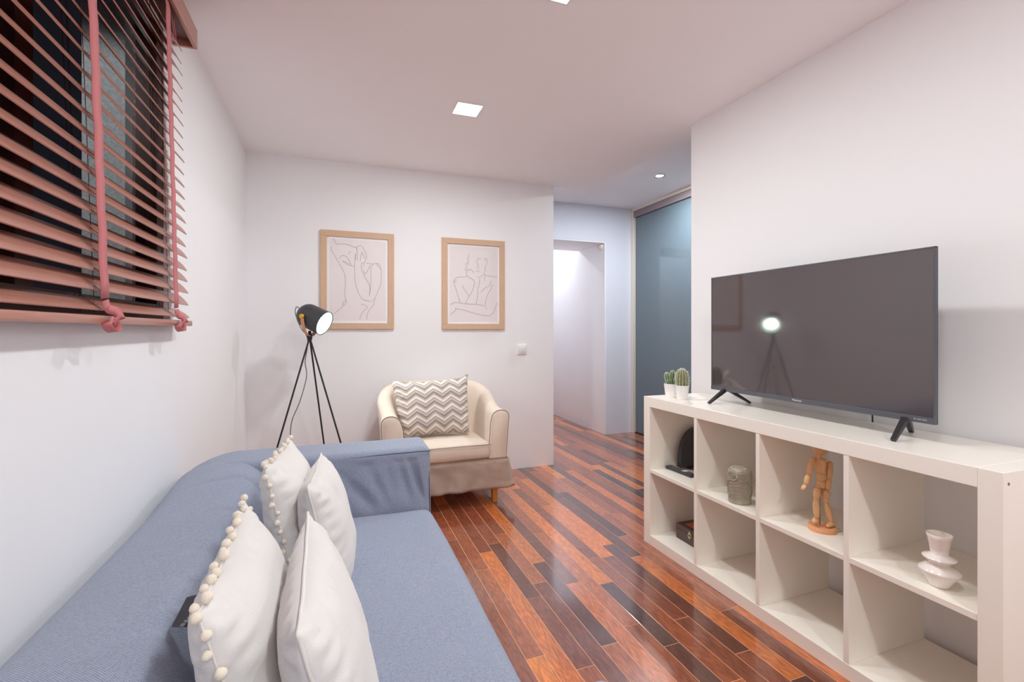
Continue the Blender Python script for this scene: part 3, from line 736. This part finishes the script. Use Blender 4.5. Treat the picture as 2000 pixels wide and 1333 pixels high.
ST2 = [[(415,295),(405,350),(405,425)],[(395,400),(375,415),(385,450),(365,480),(385,500),(390,545),(400,565),(440,590),(480,625),(475,700),(440,780),(410,830),(385,880),(378,910)],
[(395,460),(400,500),(415,490),(425,480),(455,495),(470,525)],[(560,345),(525,345),(515,370),(525,430),(535,450),(530,465),(512,465)],[(500,515),(530,495),(548,500)],
[(515,572),(550,575),(590,545),(612,500),(620,430)],[(605,370),(615,345),(635,345),(640,380),(630,425)],[(610,540),(608,625)],[(615,545),(660,562),(765,570)],
[(390,560),(355,575),(290,575),(245,600),(230,640),(250,700),(280,800),(310,890)],[(235,620),(250,640),(262,610)],[(335,680),(370,740),(415,810)],
[(550,590),(540,670),(525,720),(525,800),(505,910)],[(688,620),(670,680),(610,715),(560,765)],[(712,665),(690,720),(650,790),(625,870),(620,940),(640,975)],
[(195,920),(235,893),(300,897),(380,908),(500,915),(600,930)],[(195,1040),(240,1000),(262,965),(245,965)],[(265,970),(350,985),(500,1030),(630,1055),(690,1045),(730,1000),(755,930),(765,890)]]
def picture(x0, x1, z0, z1, strokes, quad, label, tilt=0):
    W, H = x1-x0, z1-z0; t = thing('framed_print', label, 'picture', ((x0+x1)/2, YB-.002, z0), (0, tilt, 0), 'line drawings on the back wall')
    b = .044; dp = .020
    for nm, lo, hi in (('frame_rail', (-W/2, -dp, 0), (W/2, 0, b)), ('frame_rail', (-W/2, -dp, H-b), (W/2, 0, H)), ('frame_rail', (-W/2, -dp, b), (-W/2+b, 0, H-b)), ('frame_rail', (W/2-b, -dp, b), (W/2, 0, H-b))):
        obj(nm, B(lo, hi, .0012, 1), M_frame, t)
    pr = obj('print', B((-W/2+b-.001, -.008, b-.001), (W/2-b+.001, -.004, H-b+.001)), M_mount, t)
    mgn = .016
    obj('paper', B((-W/2+b+mgn, -.0086, b+mgn), (W/2-b-mgn, -.008, H-b-mgn)), M_paper, pr)
    TL, TR, BR, BL = quad; bm = bmesh.new()
    def uv(x, y):
        v = .5
        for _ in range(4):
            xl = TL[0]+(BL[0]-TL[0])*v; xr = TR[0]+(BR[0]-TR[0])*v; u = (x-xl)/(xr-xl)
            yt = TL[1]+(TR[1]-TL[1])*u; yb = BL[1]+(BR[1]-BL[1])*u; v = (y-yt)/(yb-yt)
        return u, v
    for st in strokes:
        pts = []
        for x, y in st:
            u, v = uv(x, y); pts.append((-W/2+u*W, -.0092, H-v*H))
        ribbon(bm, smooth_path(pts, 4), .0019, lambda u: (.7, 0, .71), .0003) if False else tube(bm, smooth_path(pts, 4), .00095, 4)
    obj('line_drawing', bm, M_ink, pr)
picture(-.109, .407, 1.157, 1.871, ST1, ((90, 103), (917, 150), (935, 1235), (98, 1247)), 'framed line drawing of a nude with hands at the face, above the floor lamp')
picture(.772, 1.289, 1.156, 1.874, ST2, ((88, 85), (860, 130), (862, 1225), (92, 1225)), 'framed line drawing of a figure with folded arms, nearer the hall')

# ---------------------------------------------------------------- shelf unit
XS, Y0s, LS, HS, DS, TS, TD = 1.573, .692, 1.49, .79, .39, .0525, .018
sv = thing('shelf_unit', 'low white eight-compartment shelf unit along the right wall', 'shelf unit', (XS+DS/2, Y0s+LS/2, 0))
so = Vector((XS+DS/2, Y0s+LS/2, 0))
def sb(name, lo, hi, bev=.0015): return obj(name, B(Vector(lo)-so, Vector(hi)-so, bev), M_shelf, sv)
e = .0004
sb('side_panel', (XS, Y0s, 0), (XS+DS, Y0s+TS, HS)); sb('side_panel', (XS, Y0s+LS-TS, 0), (XS+DS, Y0s+LS, HS))
sb('top_panel', (XS, Y0s+TS+e, HS-TS), (XS+DS, Y0s+LS-TS-e, HS)); sb('bottom_panel', (XS, Y0s+TS+e, 0), (XS+DS, Y0s+LS-TS-e, TS))
cw = (LS-2*TS-3*TD)/4; ZM = .404; YD = []
for i in range(3):
    y = Y0s+TS+cw*(i+1)+TD*i; YD.append(y); sb('divider', (XS+.001, y, TS+e), (XS+DS, y+TD, HS-TS-e), .0008)
for i in range(4):
    y = Y0s+TS+(cw+TD)*i; sb('shelf', (XS+.003, y+e, ZM-TD), (XS+DS, y+cw-e, ZM), .0008)
sc_ = lathe(bmesh.new(), [(0, .0012), (.0035, .0012), (.0042, 0)], 12, Matrix.Translation(Vector((XS+.022, Y0s, HS-.030))-so) @ Matrix.Rotation(PI/2, 4, 'X'))
obj('screw', sc_, mat('steel_screw', (130, 126, 120), .35, metal=.8), sv)

# ---------------------------------------------------------------- television
TVX, TY0, TY1, TZ0, TZ1 = 1.78, .941, 1.915, .850, 1.415
tv = thing('television', 'flat black television standing on the white shelf unit', 'television', (TVX, (TY0+TY1)/2, HS), (0, 0, math.radians(-1)))
to = Vector((TVX, (TY0+TY1)/2, HS)); hw_ = (TY1-TY0)/2; zb, zt = TZ0-HS, TZ1-HS
obj('housing', boxes(((.004, -hw_, zb), (.012, hw_, zt), .002), ((.012, -hw_*.8, zb+.02), (.050, hw_*.8, zb+.34), .012)), M_black, tv)
M_screen = mat('glossy_dark_screen', (72, 62, 64), .045, ior=1.95)
obj('screen', B((.0, -hw_+.006, zb+.020), (.0045, hw_-.006, zt-.005)), M_screen, tv)
o = obj('bezel', boxes(((-.003, -hw_, zb), (.006, hw_, zb+.020), .001), ((-.001, -hw_, zb+.02), (.006, -hw_+.006, zt)), ((-.001, hw_-.006, zb+.02), (.006, hw_, zt)), ((-.001, -hw_, zt-.005), (.006, hw_, zt))), mat('grey_bezel', (92, 94, 100), .35, metal=.3), tv)
Mt = Matrix(((0, 0, -1, -.0035), (-1, 0, 0, 0), (0, 1, 0, zb+.0105), (0, 0, 0, 1)))
tm = text_mesh('Hisense', .014, .0003); tm.transform(Mt @ Matrix.Translation((0, 0, 0))); link_obj('brand_lettering', tm, mat('silver_print', (214, 214, 216), .4), tv)
tm = text_mesh('4K UHD HDR', .0065, .0003); tm.transform(Matrix.Translation((0, -hw_+.042, 0)) @ Mt); link_obj('corner_lettering', tm, mat('silver_print_small', (200, 200, 204), .4), tv)
for yy, yf, yr in ((-hw_+.090, -.419, -.352), (hw_-.090, .405, .352)):
    for xf, yl in ((-.090, yf), (.112, yr)):
        lb = bmesh.new()
        a = Vector((.012, yy, zb+.012)); b = Vector((xf, yl, .004))
        d = (b-a).normalized(); n_ = Vector((0, 1, 0)); s_ = d.cross(n_)
        vs = []
        for p, wd, hh in ((a, .010, .008), (a.lerp(b, .5), .0085, .0065), (b, .0075, .004)):
            vs.append([lb.verts.new(p+n_*sx*wd+s_*sz*hh) for sx, sz in ((-1, -1), (1, -1), (1, 1), (-1, 1))])
        for q0, q1 in zip(vs, vs[1:]):
            for i in range(4): lb.faces.new((q0[i], q0[(i+1) % 4], q1[(i+1) % 4], q1[i]))
        lb.faces.new(vs[0][::-1]); lb.faces.new(vs[-1])
        obj('foot', lb, M_black, tv)
cdt = bmesh.new(); tube(cdt, smooth_path([(.05, -.150, zb+.20), (.10, -.156, .17), (.165, -.160, .10), (.196, -.162, .05), (.203, -.162, -.02), (.203, -.162, -.30)], 6), .003, 7); obj('power_cord', cdt, M_black, tv, True)

# ---------------------------------------------------------------- cacti
M_c1 = mat('cactus_green', (92, 122, 74), .6, var=.2, vscale=60)
M_c2 = mat('olive_cactus_green', (120, 122, 78), .6, var=.2, vscale=60)
M_spine = mat('pale_spines', (226, 230, 214), .7)
def ribbed(bm, c, rx, h, ribs, sq=1, M0=Matrix(), depth=.16, n=48):
    prof = [(0, 0)]+[(rx*math.sin(PI*(.12+.88*i/12))**.75, h*(.5-.5*math.cos(PI*i/12))) for i in range(1, 12)]+[(0, h)]
    prof[0] = (rx*.55, 0)
    lathe(bm, prof, n, Matrix.Translation(c) @ M0 @ Matrix.Diagonal((1, sq, 1, 1)), lambda r, z, a: r*(1-depth*(.5+.5*math.cos(ribs*a))))
def spines(bm, c, rx, h, ribs, M0=Matrix(), sq=1, ln=.006, rows=12):
    for k in range(ribs):
        a = (2*k+1)*PI/ribs
        for i in range(1, rows+1):
            f = i/rows*.97; r = rx*math.sin(PI*(.12+.88*f))**.75; z = h*(.5-.5*math.cos(PI*f))
            p = M0 @ Vector((r*math.cos(a), r*sq*math.sin(a), z)); cn = Vector((math.cos(a)*math.sin(PI*min(1, f+.1)), math.sin(a)*math.sin(PI*min(1, f+.1)), -math.cos(PI*f)*.8)).normalized()
            for s in range(4):
                d = (M0.to_3x3() @ (cn+Vector((rnd.uniform(-.8, .8), rnd.uniform(-.8, .8), rnd.uniform(-.8, .8))))).normalized()
                p0 = Vector(c)+p; sd = d.orthogonal().normalized()*.0009
                v = [bm.verts.new(p0-sd), bm.verts.new(p0+sd), bm.verts.new(p0+d*ln)]; bm.faces.new(v)
            q = bmesh.ops.create_icosphere(bm, subdivisions=1, radius=.0021, matrix=Matrix.Translation(Vector(c)+p))
def pot_bm():
    return lathe(bmesh.new(), [(0, .002), (.024, .0), (.026, .002), (.0335, .068), (.0345, .072), (.0335, .0735), (.031, .072), (.030, .062), (0, .060)], 36)
def cactus(name, loc, label, kind):
    t = thing(name, label, 'cactus', loc, group=None)
    obj('pot', pot_bm(), M_pot, t, True, sharp=35)
    obj('soil', lathe(bmesh.new(), [(0, .066), (.030, .064)], 24), mat('pale_gravel', (150, 140, 120), .9, bump=1, bscale=400), t)
    b = bmesh.new(); s = bmesh.new()
    if kind == 0:
        ribbed(b, (0, 0, .062), .0325, .096, 13); spines(s, (0, 0, .062), .0325, .096, 13, ln=.010, rows=18)
        obj('stem', b, M_c2, t, True)
    else:
        spec = [((-.012, -.004, .060), .014, .045, 0, 0), ((.010, -.006, .060), .014, .048, .1, .1), ((-.006, .010, .062), .014, .05, 0, -.1), ((-.020, -.004, .092), .0145, .044, -.25, .05), ((.004, -.006, .096), .0150, .048, .12, 0), ((.018, .006, .095), .012, .042, .25, 0)]
        for c, r, h, ly, lx in spec:
            M0 = Matrix.Rotation(ly, 4, 'Y') @ Matrix.Rotation(lx, 4, 'X'); bb = bmesh.new()
            ribbed(bb, c, r, h, 7, M0=M0, depth=.22, n=28); obj('stem', bb, M_c1, t, True); spines(s, c, r, h, 7, M0, ln=.004, rows=8)
    o = obj('spines', s, M_spine, t); o['kind'] = 'stuff'
cactus('potted_cactus', (1.672, 2.085, HS), 'white pot with a cluster of small green cactus stems, on the left', 1)
cactus('potted_cactus', (1.680, 2.003, HS), 'white pot with one round ribbed cactus, on the right', 0)

# ---------------------------------------------------------------- things in the shelf
# black router-like device
rt = thing('router', 'black upright half-oval device standing behind the remote control', 'router', (1.845, 2.075, ZM))
pr_ = [(-.125, .012)]
for i in range(21):
    a = PI-PI*i/20; pr_.append((.125*math.cos(a), .012+.205*math.sin(a)**.8 if 0 < i < 20 else .012))
pr_.append((.125, .012))
bm = bmesh.new(); fA = [bm.verts.new((x_, -.014+z_*.03, z_)) for x_, z_ in pr_[1:-1]]; fB = [bm.verts.new((x_, .014+z_*.03, z_)) for x_, z_ in pr_[1:-1]]
bm.faces.new(fA); bm.faces.new(fB[::-1])
for i in range(len(fA)): bm.faces.new((fA[i], fA[(i+1) % len(fA)], fB[(i+1) % len(fA)], fB[i]))
bmesh.ops.bevel(bm, geom=[e_ for e_ in bm.edges if len(e_.link_faces) == 2 and e_.calc_face_angle(0) > .8], offset=.004, segments=2, affect='EDGES')
obj('body', bm, mat('satin_black_plastic', (56, 54, 60), .3), rt, True, sharp=30)
obj('stand', B((-.07, -.03, 0), (.07, .03, .013), .004), M_black, rt)
rc = thing('remote_control', 'slim black remote control lying in the upper left compartment', 'remote control', (1.688, 2.025, ZM), (0, 0, math.radians(3)))
obj('body', B((-.021, -.092, 0), (.021, .092, .016), .004, 2), mat('remote_black', (58, 56, 60), .4), rc, True, sharp=35)
M_btn = mat('grey_rubber_button', (120, 118, 122), .6)
bt = bmesh.new(); bmesh.ops.create_cone(bt, cap_ends=True, segments=10, radius1=.0034, radius2=.003, depth=.002); bme = bpy.data.meshes.new('button'); bt.to_mesh(bme); bt.free(); bme.materials.append(M_btn)
for i in range(13):
    for j in range(3):
        link_obj('button', bme, None, rc, loc=(-.012+.012*j, -.080+.0125*i, .0168))
o = obj('shortcut_key', B((-.014, -.045, .0158), (.014, -.020, .0175), .0006), M_white, rc); o['label'] = 'white shortcut key'
M_box = mat('dark_brown_leatherette', (84, 66, 62), .45, bump=.2, bscale=500)
bx = thing('small_box', 'small dark brown lidded box with a brass clasp, lower left compartment', 'box', (1.772, 1.955, TS))
obj('body', B((-.085, -.105, 0), (.085, .105, .052), .003), M_box, bx)
ld_ = obj('lid', B((-.085, -.105, .053), (.085, .105, .078), .003), M_box, bx)
o = obj('lid_inlay', B((-.055, -.080, .0775), (.055, .070, .0795), .0008), mat('russet_inlay', (176, 92, 60), .4), ld_); o['label'] = 'russet inlay on the lid'
cl = bmesh.new(); tube(cl, [(-.088, -.002+.011*math.cos(2*PI*i/20), .050+.012*math.sin(2*PI*i/20)) for i in range(21)], .0018, 6); box(cl, (-.0905, -.006, .054), (-.084, .004, .070), .001); box(cl, (-.0905, -.005, .034), (-.084, .003, .048), .001)
o = obj('clasp', cl, mat('pale_brass', (206, 190, 150), .35, metal=.5), bx); o['label'] = 'pale brass clasp'

# owl
ow = thing('owl_figurine', 'stone-grey ceramic owl figurine in the second compartment', 'figurine', (1.640, 1.590, ZM), (0, 0, -YAW-math.radians(37)))
M_owl = mat('olive_grey_stoneware', (162, 154, 136), .38, bump=.5, bscale=120, var=.25, vscale=40)
prof = [(0, 0), (.042, 0), (.0455, .004), (.0475, .05), (.0485, .10), (.048, .125), (.045, .140), (.037, .150), (.020, .1545), (0, .155)]
def owlr(r, z, a):
    f = 0
    if .03 < z < .098 and -2.5 < a-PI*2 < -.7 or (.02 < z < .098 and 3.9 < a < 5.5): f = -.0007*(1 if math.sin((z+abs(a-4.71)*.028)*700) > 0 else -1)
    return r+f
prof2 = []
for (ra, za), (rb, zb_) in zip(prof, prof[1:]):
    m = max(1, int(abs(zb_-za)/.0025))
    for i in range(m): prof2.append((ra+(rb-ra)*i/m, za+(zb_-za)*i/m))
prof2.append(prof[-1])
obj('body', lathe(bmesh.new(), prof2, 64, rfun=owlr), M_owl, ow, True, sharp=60)
def wrap(ax, z, r=.0475): return Vector((r*math.cos(ax), r*math.sin(ax), z))
fd = bmesh.new()
for s in (-1, 1):
    for rad, rr in ((.0225, .0030), (.0135, .0022), (.005, .0036)):
        tube(fd, [wrap(-PI/2+s*.44+rad*math.cos(2*PI*i/24)/.047, .122+rad*.95*math.sin(2*PI*i/24), .0478-(.006 if .122+rad*math.sin(2*PI*i/24) > .137 else 0)) for i in range(25)], rr, 6, cap=False)
obj('face_disc', fd, M_owl, ow, True)
bkk = bmesh.new(); bmesh.ops.create_cone(bkk, cap_ends=True, segments=10, radius1=.006, radius2=.0006, depth=.018, matrix=Matrix.Translation((0, -.050, .114)) @ Matrix.Rotation(PI, 4, 'X')); obj('beak', bkk, M_owl, ow, True)
for s in (-1, 1):
    wg = bmesh.new()
    tube(wg, [wrap(-PI/2+s*(.75+.35*math.sin(PI*i/14)), .10-.075*i/14, .0485) for i in range(15)], .002, 6)
    tube(wg, [wrap(-PI/2+s*(.75+.9*math.sin(PI*i/14)), .10-.075*i/14, .0485) for i in range(15)], .002, 6)
    obj('wing', wg, M_owl, ow, True)
    er = bmesh.new(); bmesh.ops.create_uvsphere(er, u_segments=12, v_segments=8, radius=.011, matrix=Matrix.Translation((s*.026, -.020, .146)) @ Matrix.Diagonal((1, .8, .9, 1))); obj('ear_tuft', er, M_owl, ow, True)

# jointed wooden mannequin
mn = thing('artist_mannequin', 'jointed wooden artist mannequin walking on a round base', 'mannequin', (1.700, 1.262, ZM), (0, 0, -YAW))
K = .000287
def P(cx, cy, dep=0): return Vector(((cx-430)*K, dep, (1180-cy)*K+.004))
def limb(name, a, b, r0, rm, r1, mt=M_beech, flat=1):
    bm = bmesh.new(); n = 12; a, b = Vector(a), Vector(b); d = b-a; q = d.to_track_quat('Z', 'Y').to_matrix().to_4x4(); L_ = d.length; prof = [(0, 0)]
    for i in range(1, n):
        f = i/n; r = (r0*(1-f)+r1*f)+(rm-(r0+r1)/2)*4*f*(1-f); cap = min(1, math.sqrt(max(0, 1-(1-min(1, f/.12))**2)))*min(1, math.sqrt(max(0, 1-(1-min(1, (1-f)/.12))**2))); prof.append((r*cap, L_*f))
    prof.append((0, L_)); lathe(bm, prof, 14, Matrix.Translation(a) @ q @ Matrix.Diagonal((1, flat, 1, 1)))
    return obj(name, bm, mt, mn, True)
def joint(c, r):
    bm = bmesh.new(); bmesh.ops.create_uvsphere(bm, u_segments=14, v_segments=10, radius=r, matrix=Matrix.Translation(c)); return obj('ball_joint', bm, M_beech, mn, True)
obj('base', lathe(bmesh.new(), [(0, 0), (.046, 0), (.047, .002), (.047, .013), (.045, .016), (0, .016)], 40), wood_mat('peach_toned_beech', (232, 168, 122), .45, (8, 2, 8), .06), mn, True, sharp=40)
tb = bmesh.new(); tube(tb, [(0.0, .012, .014), (.0, .012, .10), (-.002, .010, .178)], .0016, 8); obj('support_rod', tb, mat('steel_rod', (150, 148, 144), .3, metal=.9), mn, True)
zb0 = .016
limb('foot', P(300, 1085, -.012)+Vector((0, 0, .0)), P(385, 1060, .012), .006, .011, .009, flat=.8)
limb('foot', P(430, 1135, -.026)+Vector((0, 0, .006)), P(570, 1112, -.004)+Vector((0, 0, .004)), .006, .010, .009, flat=.8)
lk, rk = P(350, 800, .0), P(455, 840, -.012)
limb('lower_leg', P(362, 1055, 0), lk, .0060, .0115, .0085); limb('lower_leg', P(532, 1105, -.008), rk, .0058, .0110, .0085)
limb('upper_leg', lk+Vector((0, 0, .002)), P(375, 640, 0), .0085, .0125, .0105); limb('upper_leg', rk+Vector((0, 0, .002)), P(462, 640, 0), .0085, .0125, .0105)
joint(lk, .0085); joint(rk, .0085); joint(P(380, 625), .009); joint(P(458, 625), .009)
limb('pelvis', P(420, 650), P(415, 540), .014, .019, .012, flat=.75)
limb('waist', P(415, 560), P(410, 440), .012, .018, .014, flat=.8)
limb('chest', P(410, 462), P(395, 250), .019, .0275, .032, flat=.55)
limb('neck', P(395, 262), P(395, 205), .008, .008, .008)
limb('head', P(398, 225), P(402, 60), .013, .024, .017, flat=1.0)
ls, rs = P(300, 285), P(520, 335, -.005)
joint(ls, .010); joint(rs, .011)
le, re = P(242, 480, -.004), P(490, 520, -.012)
limb('upper_arm', ls, le, .0075, .0105, .0075); limb('upper_arm', rs, re, .0080, .0112, .0078)
lw, rw = P(198, 600, -.008), P(448, 655, -.022)
limb('forearm', le, lw, .0085, .010, .0058); limb('forearm', re, rw, .0085, .0105, .006)
joint(le, .0075); joint(re, .0078)
limb('hand', lw, P(140, 662, -.010), .006, .0092, .004, flat=.7); limb('hand', rw, P(430, 752, -.026), .007, .0115, .006, flat=.7)
# small pebbles beside it
t = thing('pebble', 'small beige pebble beside the mannequin base', 'pebble', (1.742, 1.232, ZM))
bm = bmesh.new(); bmesh.ops.create_icosphere(bm, subdivisions=3, radius=.010, matrix=Matrix.Translation((0, 0, .0055)) @ Matrix.Diagonal((1.3, .9, .55, 1)))
for v in bm.verts: v.co += v.normal*0+Vector((0, 0, 0))
obj('stone', bm, mat('beige_stone', (206, 194, 172), .6, var=.2, vscale=80), t, True)

# vase
vs_ = thing('vase', 'white glazed vase of stacked discs with a flared neck', 'vase', (1.650, .868, ZM))
vp = [(0, 0), (.022, 0), (.0245, .003), (.036, .026), (.0475, .042), (.0495, .046), (.0480, .049), (.034, .059), (.0245, .064), (.0235, .068), (.031, .074), (.0385, .080), (.0400, .083), (.0380, .0855), (.025, .091), (.0205, .095), (.0225, .110), (.0275, .138), (.0305, .150), (.0295, .151), (.028, .149), (.025, .136), (.019, .112), (.017, .102), (0, .098)]
obj('body', lathe(bmesh.new(), vp, 56), mat('white_porcelain_glaze', (240, 232, 226), .12, coat=.5), vs_, True, sharp=60)
